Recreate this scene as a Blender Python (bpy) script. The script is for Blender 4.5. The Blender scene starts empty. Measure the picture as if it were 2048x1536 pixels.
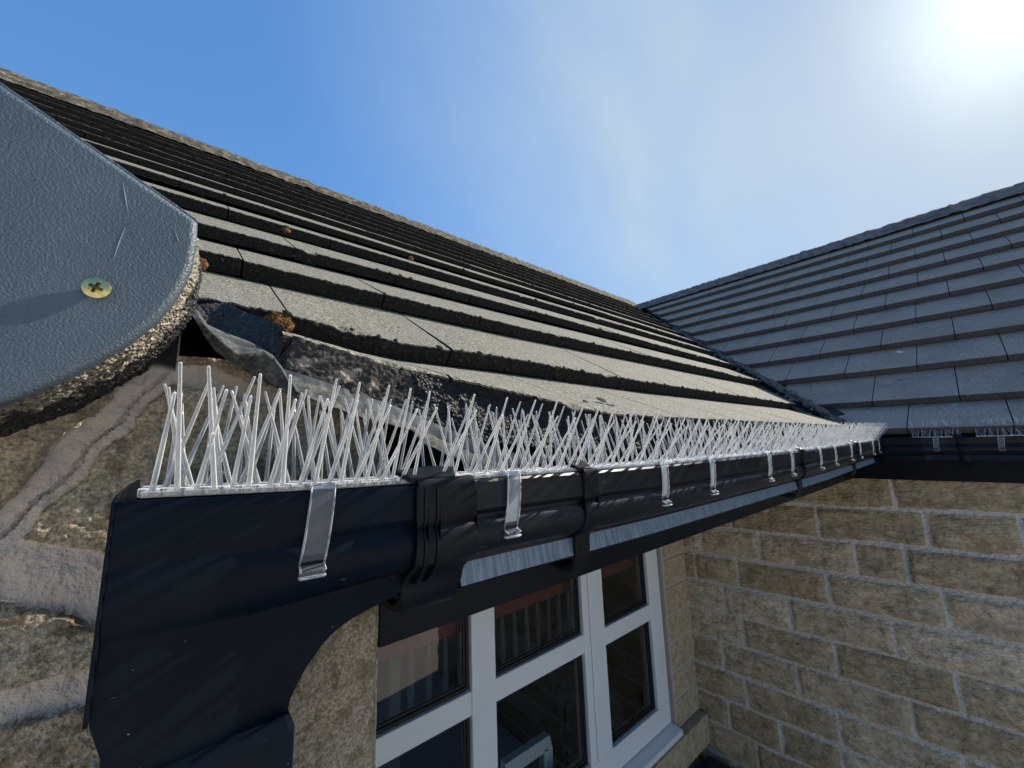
import bpy, bmesh, math, random
from mathutils import Vector, Matrix, noise
R = math.radians
random.seed(7)
H = 2.25                      # the camera's height over the ground; geometry below is written about the camera's level
scn = bpy.context.scene
col = scn.collection

# ---------------------------------------------------------------- camera
cd = bpy.data.cameras.new('camera'); cam = bpy.data.objects.new('camera', cd); col.objects.link(cam)
MW = Matrix(((0.7718, -0.0778, -0.6311), (-0.6351, -0.1454, -0.7587), (-0.0327, 0.9863, -0.1616)))
F, CX, CY = 772.0, 1024.0, 768.0
ax = MW.col[0].normalized(); az = MW.col[2]; az = (az - ax*az.dot(ax)).normalized(); ay = az.cross(ax)
MW = Matrix((ax, ay, az)).transposed()
cam.matrix_world = Matrix.Translation((0, 0, H)) @ MW.to_4x4()
cd.sensor_width = 36; cd.lens = F*36/2048; cd.clip_start = .01; cd.clip_end = 2000
scn.camera = cam

# ---------------------------------------------------------------- sun, sky, exposure
SUN_AZ, SUN_EL = -7.8, 35.9                                  # azimuth from +X, elevation
sd = Vector((math.cos(R(SUN_AZ))*math.cos(R(SUN_EL)), math.sin(R(SUN_AZ))*math.cos(R(SUN_EL)), math.sin(R(SUN_EL))))
sl = bpy.data.lights.new('sun', 'SUN'); sl.energy = 2.7; sl.angle = R(.5); sl.color = (1, .93, .81)
so = bpy.data.objects.new('sun', sl); col.objects.link(so); so.rotation_euler = sd.to_track_quat('Z', 'Y').to_euler(); so.location = (4, 0, 8)
wd = bpy.data.worlds.new('World'); scn.world = wd; wd.use_nodes = True
nt = wd.node_tree; N = nt.nodes; LK = nt.links; N.clear()
def wn(t, **k):
    n = N.new(t)
    for a, b in k.items(): setattr(n, a, b)
    return n
sky = wn('ShaderNodeTexSky', sky_type='NISHITA', sun_disc=False, sun_elevation=R(SUN_EL), sun_rotation=R(90-SUN_AZ),
         altitude=100, air_density=1.0, dust_density=.35, ozone_density=2.5)
hs = wn('ShaderNodeHueSaturation'); hs.inputs['Saturation'].default_value = 1.20; LK.new(sky.outputs[0], hs.inputs['Color'])
bw = wn('ShaderNodeRGBToBW'); LK.new(sky.outputs[0], bw.inputs[0])
k1 = wn('ShaderNodeMath', operation='MULTIPLY_ADD'); LK.new(bw.outputs[0], k1.inputs[0]); k1.inputs[1].default_value = .56; k1.inputs[2].default_value = 1
k2 = wn('ShaderNodeMath', operation='DIVIDE'); k2.inputs[0].default_value = 1.72; LK.new(k1.outputs[0], k2.inputs[1])
sk2 = wn('ShaderNodeVectorMath', operation='SCALE'); LK.new(hs.outputs[0], sk2.inputs[0]); LK.new(k2.outputs[0], sk2.inputs['Scale'])
tc = wn('ShaderNodeTexCoord')
mp = wn('ShaderNodeMapping'); mp.inputs['Scale'].default_value = (1.0, 2.2, 1.3); mp.inputs['Rotation'].default_value = (.3, .5, .6)
LK.new(tc.outputs['Generated'], mp.inputs[0])
cn = wn('ShaderNodeTexNoise'); cn.inputs['Scale'].default_value = 1.5; cn.inputs['Detail'].default_value = 7; cn.inputs['Roughness'].default_value = .48; cn.inputs['Distortion'].default_value = .15
LK.new(mp.outputs[0], cn.inputs['Vector'])
cr = wn('ShaderNodeMapRange'); cr.inputs[1].default_value = .30; cr.inputs[2].default_value = .98; cr.interpolation_type = 'SMOOTHSTEP'
LK.new(cn.outputs[0], cr.inputs[0])
dv = wn('ShaderNodeVectorMath', operation='DOT_PRODUCT'); LK.new(tc.outputs['Generated'], dv.inputs[0]); dv.inputs[1].default_value = sd
# thin cirrus veil: thick towards the sun, none at the far side
vr = wn('ShaderNodeMapRange'); vr.inputs[1].default_value = .35; vr.inputs[2].default_value = 1.0; vr.interpolation_type = 'SMOOTHSTEP'
LK.new(dv.outputs['Value'], vr.inputs[0])
ml = wn('ShaderNodeMath', operation='MULTIPLY'); LK.new(cr.outputs[0], ml.inputs[0]); LK.new(vr.outputs[0], ml.inputs[1])
ml1 = wn('ShaderNodeMath', operation='MULTIPLY_ADD'); LK.new(vr.outputs[0], ml1.inputs[0]); ml1.inputs[1].default_value = .62; LK.new(ml.outputs[0], ml1.inputs[2])
ml2 = wn('ShaderNodeMath', operation='MULTIPLY'); LK.new(ml1.outputs[0], ml2.inputs[0]); ml2.inputs[1].default_value = .60
# forward scattering in the veil round the sun
pw = wn('ShaderNodeMath', operation='MAXIMUM'); LK.new(dv.outputs['Value'], pw.inputs[0]); pw.inputs[1].default_value = 0
pw2 = wn('ShaderNodeMath', operation='POWER'); LK.new(pw.outputs[0], pw2.inputs[0]); pw2.inputs[1].default_value = 120
pw3 = wn('ShaderNodeMath', operation='MULTIPLY_ADD'); LK.new(pw2.outputs[0], pw3.inputs[0]); pw3.inputs[1].default_value = 3.0; pw3.inputs[2].default_value = 3.0
cc = wn('ShaderNodeVectorMath', operation='SCALE'); cc.inputs[0].default_value = (.84, .98, .98); LK.new(pw3.outputs[0], cc.inputs['Scale'])
mx = wn('ShaderNodeMix', data_type='RGBA'); LK.new(ml2.outputs[0], mx.inputs[0]); LK.new(sk2.outputs[0], mx.inputs[6]); LK.new(cc.outputs[0], mx.inputs[7])
bg = wn('ShaderNodeBackground'); bg.inputs['Strength'].default_value = .101; LK.new(mx.outputs[2], bg.inputs[0])
wo = wn('ShaderNodeOutputWorld'); LK.new(bg.outputs[0], wo.inputs[0])
vs = scn.view_settings; vs.view_transform = 'Standard'; vs.look = 'None'; vs.gamma = 1; vs.use_curve_mapping = False; vs.exposure = 1.38
scn.render.engine = 'CYCLES'
cy = scn.cycles; cy.use_denoising = True; cy.max_bounces = 14; cy.transmission_bounces = 12; cy.transparent_max_bounces = 24; cy.glossy_bounces = 5; cy.diffuse_bounces = 3
cy.caustics_reflective = False; cy.caustics_refractive = False; cy.sample_clamp_indirect = 4

# ---------------------------------------------------------------- helpers
def ray(px, py): return MW @ Vector((px-CX, CY-py, -F))
def at(px, py, Y): r = ray(px, py); return r*(Y/r.y)            # the point of plane Y seen at a pixel of the photo
def interp(x, pts):
    if x <= pts[0][0]: return pts[0][1]
    for (a, b), (c, d) in zip(pts, pts[1:]):
        if x <= c: return b+(d-b)*(x-a)/(c-a)
    return pts[-1][1]
def sm(x, a, b): t = min(1, max(0, (x-a)/(b-a))); return t*t*(3-2*t)
def nz(x, y, z=0, s=1): return noise.noise(Vector((x*s, y*s, z*s)))
def fbm(x, y, z=0, s=1, o=4): return noise.fractal(Vector((x*s, y*s, z*s)), .9, 2.1, o)

def mat(name, base=(.5, .5, .5), rough=.6, metal=0, ramp=None, nscale=20, ndetail=6, bump=0, bscale=200, bdist=.001, voro=False, spec=None, extra=None, stretch=None, rvar=0):
    m = bpy.data.materials.new(name); m.use_nodes = True; t = m.node_tree; n = t.nodes; l = t.links
    b = n['Principled BSDF']; b.inputs['Base Color'].default_value = (*base, 1); b.inputs['Roughness'].default_value = rough; b.inputs['Metallic'].default_value = metal
    if spec is not None: b.inputs['Specular IOR Level'].default_value = spec
    g = n.new('ShaderNodeNewGeometry'); vec = g.outputs['Position']
    if stretch:
        q = n.new('ShaderNodeMapping'); q.inputs['Scale'].default_value = stretch; l.new(vec, q.inputs[0]); vec = q.outputs[0]
    colout = None
    if ramp:
        x = n.new('ShaderNodeTexNoise'); x.inputs['Scale'].default_value = nscale; x.inputs['Detail'].default_value = ndetail; x.inputs['Roughness'].default_value = .65; l.new(vec, x.inputs['Vector'])
        r = n.new('ShaderNodeValToRGB'); e = r.color_ramp.elements
        while len(e) < len(ramp): e.new(.5)
        for i, (p, c) in enumerate(ramp): e[i].position = p; e[i].color = (*c, 1)
        l.new(x.outputs[0], r.inputs[0]); colout = r.outputs[0]
    if extra: colout = extra(t, vec, colout, b)
    if colout: l.new(colout, b.inputs['Base Color'])
    if rvar:
        x = n.new('ShaderNodeTexNoise'); x.inputs['Scale'].default_value = nscale*1.7; x.inputs['Detail'].default_value = 5; l.new(vec, x.inputs['Vector'])
        q = n.new('ShaderNodeMapRange'); q.inputs[1].default_value = .3; q.inputs[2].default_value = .7; q.inputs[3].default_value = rough-rvar; q.inputs[4].default_value = rough+rvar
        l.new(x.outputs[0], q.inputs[0]); l.new(q.outputs[0], b.inputs['Roughness'])
    if bump:
        if voro:
            x = n.new('ShaderNodeTexVoronoi'); x.inputs['Scale'].default_value = bscale; o = x.outputs['Distance']
        else:
            x = n.new('ShaderNodeTexNoise'); x.inputs['Scale'].default_value = bscale; x.inputs['Detail'].default_value = 3; o = x.outputs[0]
        l.new(g.outputs['Position'] if not stretch else vec, x.inputs['Vector'])
        u = n.new('ShaderNodeBump'); u.inputs['Strength'].default_value = bump; u.inputs['Distance'].default_value = bdist; u.invert = voro
        l.new(o, u.inputs['Height']); l.new(u.outputs[0], b.inputs['Normal'])
    return m
def overlay(colour, scale, lo, hi, detail=4, amount=1, kind='noise', attr=None, stretch=None):
    """mix a colour over the one so far where a noise (or a vertex attribute) is high"""
    def f(t, vec, c, b):
        n = t.nodes; l = t.links
        if kind == 'attr':
            x = n.new('ShaderNodeAttribute'); x.attribute_name = attr; o = x.outputs['Fac']
        elif kind == 'voro':
            x = n.new('ShaderNodeTexVoronoi'); x.inputs['Scale'].default_value = scale; x.inputs['Randomness'].default_value = 1; l.new(vec, x.inputs['Vector']); o = x.outputs['Distance']
        else:
            x = n.new('ShaderNodeTexNoise'); x.inputs['Scale'].default_value = scale; x.inputs['Detail'].default_value = detail; x.inputs['Roughness'].default_value = .6
            v = vec
            if stretch:
                q = n.new('ShaderNodeMapping'); q.inputs['Scale'].default_value = stretch; l.new(vec, q.inputs[0]); v = q.outputs[0]
            l.new(v, x.inputs['Vector']); o = x.outputs[0]
        r = n.new('ShaderNodeMapRange'); r.inputs[1].default_value = lo; r.inputs[2].default_value = hi; r.inputs[3].default_value = 0; r.inputs[4].default_value = amount; r.interpolation_type = 'SMOOTHSTEP'
        l.new(o, r.inputs[0])
        m = n.new('ShaderNodeMix'); m.data_type = 'RGBA'; l.new(r.outputs[0], m.inputs[0])
        if c: l.new(c, m.inputs[6])
        else: m.inputs[6].default_value = b.inputs['Base Color'].default_value
        m.inputs[7].default_value = (*colour, 1)
        return m.outputs[2]
    return f
def chain(*fs):
    def f(t, vec, c, b):
        for g in fs: c = g(t, vec, c, b)
        return c
    return f

def clear_plastic(name, milk=.25):
    m = bpy.data.materials.new(name); m.use_nodes = True; t = m.node_tree; n = t.nodes; l = t.links; n.remove(n['Principled BSDF'])
    g = n.new('ShaderNodeBsdfGlass'); g.inputs['IOR'].default_value = 1.5; g.inputs['Roughness'].default_value = .03; g.inputs['Color'].default_value = (1, 1, 1, 1)
    d = n.new('ShaderNodeBsdfTranslucent'); d.inputs['Color'].default_value = (.95, .96, .97, 1)
    e = n.new('ShaderNodeBsdfDiffuse'); e.inputs['Color'].default_value = (.95, .96, .97, 1)
    a = n.new('ShaderNodeAddShader'); l.new(d.outputs[0], a.inputs[0]); l.new(e.outputs[0], a.inputs[1])
    tr = n.new('ShaderNodeBsdfTransparent')
    x = n.new('ShaderNodeMixShader'); l.new(g.outputs[0], x.inputs[1]); l.new(a.outputs[0], x.inputs[2])
    lw = n.new('ShaderNodeLayerWeight'); lw.inputs[0].default_value = .5
    p_ = n.new('ShaderNodeMath'); p_.operation = 'POWER'; p_.inputs[1].default_value = 1.6; l.new(lw.outputs['Facing'], p_.inputs[0])
    q_ = n.new('ShaderNodeMath'); q_.operation = 'MULTIPLY_ADD'; q_.inputs[1].default_value = .62; q_.inputs[2].default_value = milk; q_.use_clamp = True
    l.new(p_.outputs[0], q_.inputs[0]); l.new(q_.outputs[0], x.inputs[0])
    y = n.new('ShaderNodeMixShader'); y.inputs[0].default_value = .10; l.new(x.outputs[0], y.inputs[1]); l.new(tr.outputs[0], y.inputs[2])
    l.new(y.outputs[0], n['Material Output'].inputs[0]); return m
def film(name):
    m = bpy.data.materials.new(name); m.use_nodes = True; t = m.node_tree; n = t.nodes; l = t.links
    b = n['Principled BSDF']; b.inputs['Base Color'].default_value = (.75, .78, .8, 1); b.inputs['Roughness'].default_value = .12
    tr = n.new('ShaderNodeBsdfTransparent'); tr.inputs[0].default_value = (.93, .94, .94, 1)
    w = n.new('ShaderNodeLayerWeight'); w.inputs[0].default_value = .35
    k = n.new('ShaderNodeMath'); k.operation = 'MULTIPLY_ADD'; k.inputs[1].default_value = .75; k.inputs[2].default_value = .055; k.use_clamp = True; l.new(w.outputs['Fresnel'], k.inputs[0])
    x = n.new('ShaderNodeMixShader'); l.new(k.outputs[0], x.inputs[0]); l.new(tr.outputs[0], x.inputs[1]); l.new(b.outputs[0], x.inputs[2])
    l.new(x.outputs[0], n['Material Output'].inputs[0]); return m
def pane_glass(name):
    m = bpy.data.materials.new(name); m.use_nodes = True; t = m.node_tree; n = t.nodes; l = t.links; n.remove(n['Principled BSDF'])
    tr = n.new('ShaderNodeBsdfTransparent'); tr.inputs[0].default_value = (.72, .78, .8, 1)
    g = n.new('ShaderNodeBsdfGlossy'); g.inputs['Roughness'].default_value = .01
    f = n.new('ShaderNodeFresnel'); f.inputs[0].default_value = 1.52
    k = n.new('ShaderNodeMath'); k.operation = 'MULTIPLY'; k.inputs[1].default_value = 1.7; k.use_clamp = True; l.new(f.outputs[0], k.inputs[0])
    x = n.new('ShaderNodeMixShader'); l.new(k.outputs[0], x.inputs[0]); l.new(tr.outputs[0], x.inputs[1]); l.new(g.outputs[0], x.inputs[2])
    l.new(x.outputs[0], n['Material Output'].inputs[0]); return m

SC = 1.0                      # enlargement about the origin for the set-back wall
class MB:
    def __init__(s): s.v = []; s.f = []; s.m = []; s.attr = {}
    def vert(s, p): s.v.append(tuple(p)); return len(s.v)-1
    def face(s, ids, m=0): s.f.append(tuple(ids)); s.m.append(m)
    def grid(s, rows, m=0, close=False, mfun=None):
        """rows: list of lists of points, quads between neighbours"""
        idx = [[s.vert(p) for p in r] for r in rows]
        for i in range(len(rows)-1):
            w = len(rows[i])
            for j in range(w-1 if not close else w):
                k = (j+1) % w
                s.face((idx[i][j], idx[i][k], idx[i+1][k], idx[i+1][j]), mfun(i, j) if mfun else m)
        return idx
    def box(s, a, b, m=0):
        (x0, y0, z0), (x1, y1, z1) = a, b
        i = [s.vert(p) for p in ((x0,y0,z0),(x1,y0,z0),(x1,y1,z0),(x0,y1,z0),(x0,y0,z1),(x1,y0,z1),(x1,y1,z1),(x0,y1,z1))]
        for f in ((0,3,2,1),(4,5,6,7),(0,1,5,4),(1,2,6,5),(2,3,7,6),(3,0,4,7)): s.face([i[k] for k in f], m)
    def prism(s, loop, vec, m=0):
        n = len(loop); v = Vector(vec); a = [s.vert(p) for p in loop]; b = [s.vert(Vector(p)+v) for p in loop]
        s.face(a[::-1], m); s.face(b, m)
        for i in range(n): j = (i+1) % n; s.face((a[i], a[j], b[j], b[i]), m)
    def tube(s, pts, rad, seg=8, m=0, cap=True):
        rows = []
        for i, p in enumerate(pts):
            p = Vector(p); d = (Vector(pts[min(i+1, len(pts)-1)])-Vector(pts[max(i-1, 0)])).normalized()
            u = d.cross(Vector((0, 0, 1)) if abs(d.z) < .9 else Vector((1, 0, 0))).normalized(); w = d.cross(u)
            r = rad[i] if isinstance(rad, (list, tuple)) else rad
            rows.append([p+u*math.cos(2*math.pi*k/seg)*r+w*math.sin(2*math.pi*k/seg)*r for k in range(seg)])
        idx = s.grid(rows, m, close=True)
        if cap: s.face(idx[0][::-1], m); s.face(idx[-1], m)
    def build(s, name, mats, parent=None, smooth=False, bevel=0, flat_angle=None):
        if SC != 1: s.v = [(x*SC, y*SC, max(-H, z*SC)) for x, y, z in s.v]
        me = bpy.data.meshes.new(name); me.from_pydata(s.v, [], s.f)
        for m in (mats if isinstance(mats, (list, tuple)) else [mats]): me.materials.append(m)
        if any(s.m): me.polygons.foreach_set('material_index', s.m)
        for k, vals in s.attr.items():
            a = me.attributes.new(k, 'FLOAT', 'POINT'); a.data.foreach_set('value', vals)
        bm = bmesh.new(); bm.from_mesh(me); bmesh.ops.recalc_face_normals(bm, faces=bm.faces); bm.to_mesh(me); bm.free()
        me.update()
        if smooth: me.polygons.foreach_set('use_smooth', [True]*len(me.polygons))
        if flat_angle:
            me.polygons.foreach_set('use_smooth', [True]*len(me.polygons)); me.set_sharp_from_angle(angle=R(flat_angle))
        o = bpy.data.objects.new(name, me); col.objects.link(o)
        if parent:
            o.parent = parent; o.matrix_parent_inverse = Matrix.Translation(-Vector(parent.location))   # parts are written in scene coordinates
        if bevel:
            q = o.modifiers.new('bevel', 'BEVEL'); q.width = bevel; q.segments = 2; q.limit_method = 'ANGLE'; q.harden_normals = False
        return o
ROOTS = []
def tag(o, label, cat, group=None, kind=None):
    o['label'] = label
    if cat: o['category'] = cat
    if group: o['group'] = group
    if kind: o['kind'] = kind
    if o not in ROOTS: ROOTS.append(o)
    return o
def thing(name, loc, label, cat, group=None):
    o = bpy.data.objects.new(name, None); o.empty_display_size = .05; o.location = loc; col.objects.link(o)
    return tag(o, label, cat, group)

# ---------------------------------------------------------------- materials
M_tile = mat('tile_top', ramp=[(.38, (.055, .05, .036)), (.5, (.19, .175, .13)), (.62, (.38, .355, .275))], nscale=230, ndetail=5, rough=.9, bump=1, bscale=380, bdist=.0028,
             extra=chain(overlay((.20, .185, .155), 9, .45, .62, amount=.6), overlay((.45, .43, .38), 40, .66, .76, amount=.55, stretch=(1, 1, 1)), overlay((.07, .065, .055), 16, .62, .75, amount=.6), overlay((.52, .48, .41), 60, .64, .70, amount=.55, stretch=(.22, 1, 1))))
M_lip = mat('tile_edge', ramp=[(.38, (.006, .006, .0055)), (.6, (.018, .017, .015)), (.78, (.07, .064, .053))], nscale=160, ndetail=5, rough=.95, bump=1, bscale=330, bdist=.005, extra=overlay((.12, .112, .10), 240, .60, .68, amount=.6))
M_wtile = mat('wing_tile', ramp=[(.33, (.20, .155, .125)), (.5, (.29, .235, .195)), (.68, (.40, .33, .28))], nscale=150, ndetail=3, rough=.85, bump=.8, bscale=330, bdist=.0012,
              extra=chain(overlay((.19, .155, .13), 5, .42, .66, amount=.5), overlay((.5, .5, .48), 26, .73, .77, amount=.6), overlay((.6, .6, .57), 9, .762, .775, detail=2, amount=.9), overlay((.06, .05, .045), 14, .66, .74, amount=.5)))
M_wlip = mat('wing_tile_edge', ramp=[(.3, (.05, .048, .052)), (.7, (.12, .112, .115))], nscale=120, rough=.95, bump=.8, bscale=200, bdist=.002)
M_ridge = mat('ridge_mossy', ramp=[(.34, (.018, .016, .012)), (.46, (.07, .052, .028)), (.55, (.125, .105, .07)), (.64, (.23, .21, .16)), (.74, (.05, .044, .015))], nscale=28, ndetail=8, rough=.95, bump=1, bscale=90, bdist=.008)
M_wridge = mat('wing_ridge', ramp=[(.3, (.05, .045, .045)), (.5, (.14, .125, .12)), (.66, (.20, .18, .165)), (.8, (.13, .09, .07))], nscale=16, ndetail=8, rough=.95, bump=.8, bscale=80, bdist=.006)
M_felt = mat('underlay', base=(.008, .008, .009), rough=.9)
M_black = mat('black_upvc', ramp=[(.3, (.004, .005, .0075)), (.7, (.008, .010, .0145))], nscale=22, rough=.34, rvar=.07, bump=.25, bscale=35, bdist=.0008, spec=.2,
              extra=chain(overlay((.32, .33, .33), 520, .80, .83, detail=1, amount=.5), overlay((.07, .08, .09), 11, .55, .80, amount=.22, detail=6), overlay((.11, .115, .12), 60, .70, .78, amount=.35, detail=8), overlay((.16, .16, .16), 30, .735, .75, amount=.55, detail=2, stretch=(1, 8, 9))))
M_paleledge = mat('pale_ledge', ramp=[(.28, (.05, .07, .095)), (.5, (.13, .17, .215)), (.74, (.24, .30, .36))], nscale=26, ndetail=6, rough=.35, stretch=(9, 1, .8), extra=overlay((.02, .027, .037), 30, .55, .8, amount=.75, stretch=(1, 1, 12)))  # pale blue-grey streaked colour for the gutter's lower band
M_outlet = mat('navy_upvc', ramp=[(.3, (.0025, .005, .009)), (.7, (.004, .0075, .0135))], nscale=9, rough=.38, rvar=.06, bump=.3, bscale=260, bdist=.0002, spec=.08,
              extra=chain(overlay((.32, .33, .33), 520, .80, .83, detail=1, amount=.5), overlay((.07, .08, .09), 11, .55, .80, amount=.10, detail=6), overlay((.10, .12, .13), 70, .73, .80, amount=.35, detail=8), overlay((.15, .17, .18), 24, .745, .757, amount=.5, detail=2, stretch=(1, 6, 9))))
M_union = mat('union_upvc', ramp=[(.3, (.0035, .0045, .0065)), (.7, (.007, .0085, .012))], nscale=22, rough=.40, rvar=.07, spec=.14,
              extra=overlay((.12, .115, .10), 45, .72, .80, amount=.3, detail=8))
M_fascia = mat('fascia_upvc', ramp=[(.3, (.003, .0045, .008)), (.7, (.005, .007, .012))], nscale=12, rough=.36, rvar=.05, spec=.10,
              extra=overlay((.10, .10, .10), 55, .735, .78, amount=.35, detail=7))
M_board = mat('grey_blue_bargeboard', ramp=[(.3, (.058, .080, .102)), (.7, (.086, .112, .138))], nscale=14, rough=.42, bump=.8, bscale=820, bdist=.0010, spec=.5,
              extra=overlay((.35, .38, .4), 60, .735, .76, amount=.4, detail=3, stretch=(7, 1, 1)))
M_brass = mat('brass', base=(.62, .50, .20), rough=.28, metal=1, ramp=[(.35, (.42, .36, .16)), (.7, (.70, .60, .28))], nscale=300)
M_screwdark = mat('screw_recess', base=(.16, .13, .05), rough=.45, metal=1)
M_rough = mat('roughcast', ramp=[(.3, (.10, .085, .065)), (.55, (.29, .255, .205)), (.75, (.50, .455, .38))], nscale=300, ndetail=3, rough=.5, bump=1, bscale=430, bdist=.0022, voro=True,
              extra=overlay((.015, .014, .014), 0, .35, .75, kind='attr', attr='painted_shade'))
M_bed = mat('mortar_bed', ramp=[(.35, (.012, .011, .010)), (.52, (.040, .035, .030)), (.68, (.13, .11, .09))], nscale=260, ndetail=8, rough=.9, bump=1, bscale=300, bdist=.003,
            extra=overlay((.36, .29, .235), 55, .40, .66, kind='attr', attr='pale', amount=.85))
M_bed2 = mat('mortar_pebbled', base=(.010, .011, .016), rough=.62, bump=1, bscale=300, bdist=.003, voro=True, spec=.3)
M_scr = mat('scratched_plastic', base=(.22, .25, .28), rough=.7)
M_lead = mat('eaves_tray', ramp=[(.35, (.018, .019, .019)), (.52, (.06, .063, .06)), (.68, (.14, .14, .115))], nscale=160, ndetail=5, rough=.8, bump=.8, bscale=300, bdist=.0012,
             extra=chain(overlay((.20, .185, .11), 90, .60, .70, amount=.5), overlay((.014, .014, .014), 50, .55, .64, amount=.75)))
M_leaddark = mat('eaves_tray_dark', ramp=[(.3, (.025, .03, .038)), (.7, (.06, .067, .078))], nscale=120, rough=.5, bump=.3, bscale=200, bdist=.0005)
M_white = mat('white_upvc', ramp=[(.3, (.80, .79, .77)), (.7, (.88, .87, .85))], nscale=3, rough=.3)
M_gasket = mat('gasket', base=(.012, .012, .013), rough=.6)
M_dark = mat('dark_timber', ramp=[(.3, (.025, .022, .02)), (.7, (.06, .05, .045))], nscale=60, rough=.8, stretch=(1, 6, 9))
M_spike = clear_plastic('clear_plastic', .07)
M_spikew = clear_plastic('clear_plastic_shaded', .06)
M_clip = film('clear_clip')
M_glass = pane_glass('window_glass')
STONE = [(.30, (.13, .10, .062)), (.45, (.30, .24, .16)), (.56, (.42, .35, .25)), (.72, (.62, .55, .43))]
M_stone = mat('near_sandstone', ramp=STONE, nscale=420, ndetail=5, rough=.95, bump=1, bscale=420, bdist=.0022,
              extra=chain(overlay((.13, .09, .045), 70, .50, .62, amount=.6, detail=8), overlay((.44, .36, .25), 110, .60, .70, amount=.55, detail=8), overlay((.12, .075, .03), 18, .5, .68, amount=.6), overlay((.54, .45, .38), 0, .25, .6, kind='attr', attr='mortar'), overlay((.55, .50, .44), 240, .66, .74, amount=.8), overlay((.012, .012, .012), 0, .3, .8, kind='attr', attr='painted_shade')))
def vary(t, vec, c, b):
    n = t.nodes; l = t.links
    a = n.new('ShaderNodeAttribute'); a.attribute_name = 'tone'
    h = n.new('ShaderNodeHueSaturation'); l.new(c, h.inputs['Color']); 
    q = n.new('ShaderNodeMapRange'); q.inputs[3].default_value = .74; q.inputs[4].default_value = 1.25; l.new(a.outputs['Fac'], q.inputs[0]); l.new(q.outputs[0], h.inputs['Value'])
    q2 = n.new('ShaderNodeMapRange'); q2.inputs[3].default_value = 1.1; q2.inputs[4].default_value = .8; l.new(a.outputs['Fac'], q2.inputs[0]); l.new(q2.outputs[0], h.inputs['Saturation'])
    return h.outputs[0]
M_wstone = mat('wall_sandstone', ramp=[(.28, (.22, .15, .085)), (.44, (.43, .32, .195)), (.58, (.55, .425, .28)), (.76, (.74, .62, .46))], nscale=26, ndetail=12, rough=.95, bump=1, bscale=70, bdist=.014, stretch=(1, .8, 1.7),
               extra=chain(vary, overlay((.27, .20, .10), 7, .52, .68, amount=.4), overlay((.40, .27, .18), 4, .55, .7, amount=.3), overlay((.55, .52, .46), 60, .72, .80, amount=.6), overlay((.58, .51, .44), 0, .35, .65, kind='attr', attr='mortar')))
M_sawn = mat('sawn_stone', ramp=[(.3, (.28, .21, .12)), (.5, (.45, .35, .22)), (.75, (.58, .48, .34))], nscale=40, ndetail=8, rough=.92, bump=.7, bscale=250, bdist=.002,
             extra=overlay((.55, .48, .38), 50, .74, .80, amount=.5))
M_mortar = mat('mortar', ramp=[(.3, (.40, .34, .29)), (.7, (.55, .48, .42))], nscale=80, rough=.95, bump=.8, bscale=200, bdist=.003)
M_moss = mat('orange_moss', ramp=[(.3, (.035, .018, .008)), (.5, (.16, .065, .018)), (.7, (.30, .14, .04))], nscale=260, rough=1, bump=1, bscale=400, bdist=.003)
M_moss2 = mat('green_moss', ramp=[(.3, (.06, .06, .03)), (.5, (.18, .18, .10)), (.75, (.42, .42, .33))], nscale=260, rough=1, bump=1, bscale=400, bdist=.003)
M_mossd = mat('dark_moss', ramp=[(.3, (.012, .012, .008)), (.55, (.05, .045, .02)), (.8, (.12, .10, .045))], nscale=200, rough=1, bump=1, bscale=300, bdist=.003)
M_debris = mat('valley_debris', ramp=[(.3, (.03, .027, .027)), (.5, (.11, .095, .09)), (.75, (.24, .21, .19))], nscale=60, rough=1, bump=1, bscale=160, bdist=.006)
M_room = mat('room_wall', base=(.32, .31, .29), rough=.9)
M_roomfloor = mat('room_floor', base=(.10, .075, .05), rough=.6)
M_red = mat('red_reflection', ramp=[(.3, (.17, .03, .022)), (.7, (.24, .042, .032))], nscale=50, rough=.7)
M_card = mat('cardboard', base=(.30, .17, .08), rough=.8)
M_cloth = mat('pale_blue_cloth', base=(.40, .60, .75), rough=.9)
M_ground = mat('ground_paving', ramp=[(.3, (.52, .475, .41)), (.7, (.68, .62, .54))], nscale=1.5, rough=.95, bump=.5, bscale=30, bdist=.01)
M_navy = mat('navy_plastic', base=(.012, .022, .05), rough=.4, bump=.5, bscale=300, bdist=.001)

# ---------------------------------------------------------------- ground
g = MB(); g.box((-400, -400, -H-.5), (400, 400, -H)); g = g.build('ground', M_ground)
tag(g, 'grey paved ground below the house', None, kind='structure')

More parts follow.
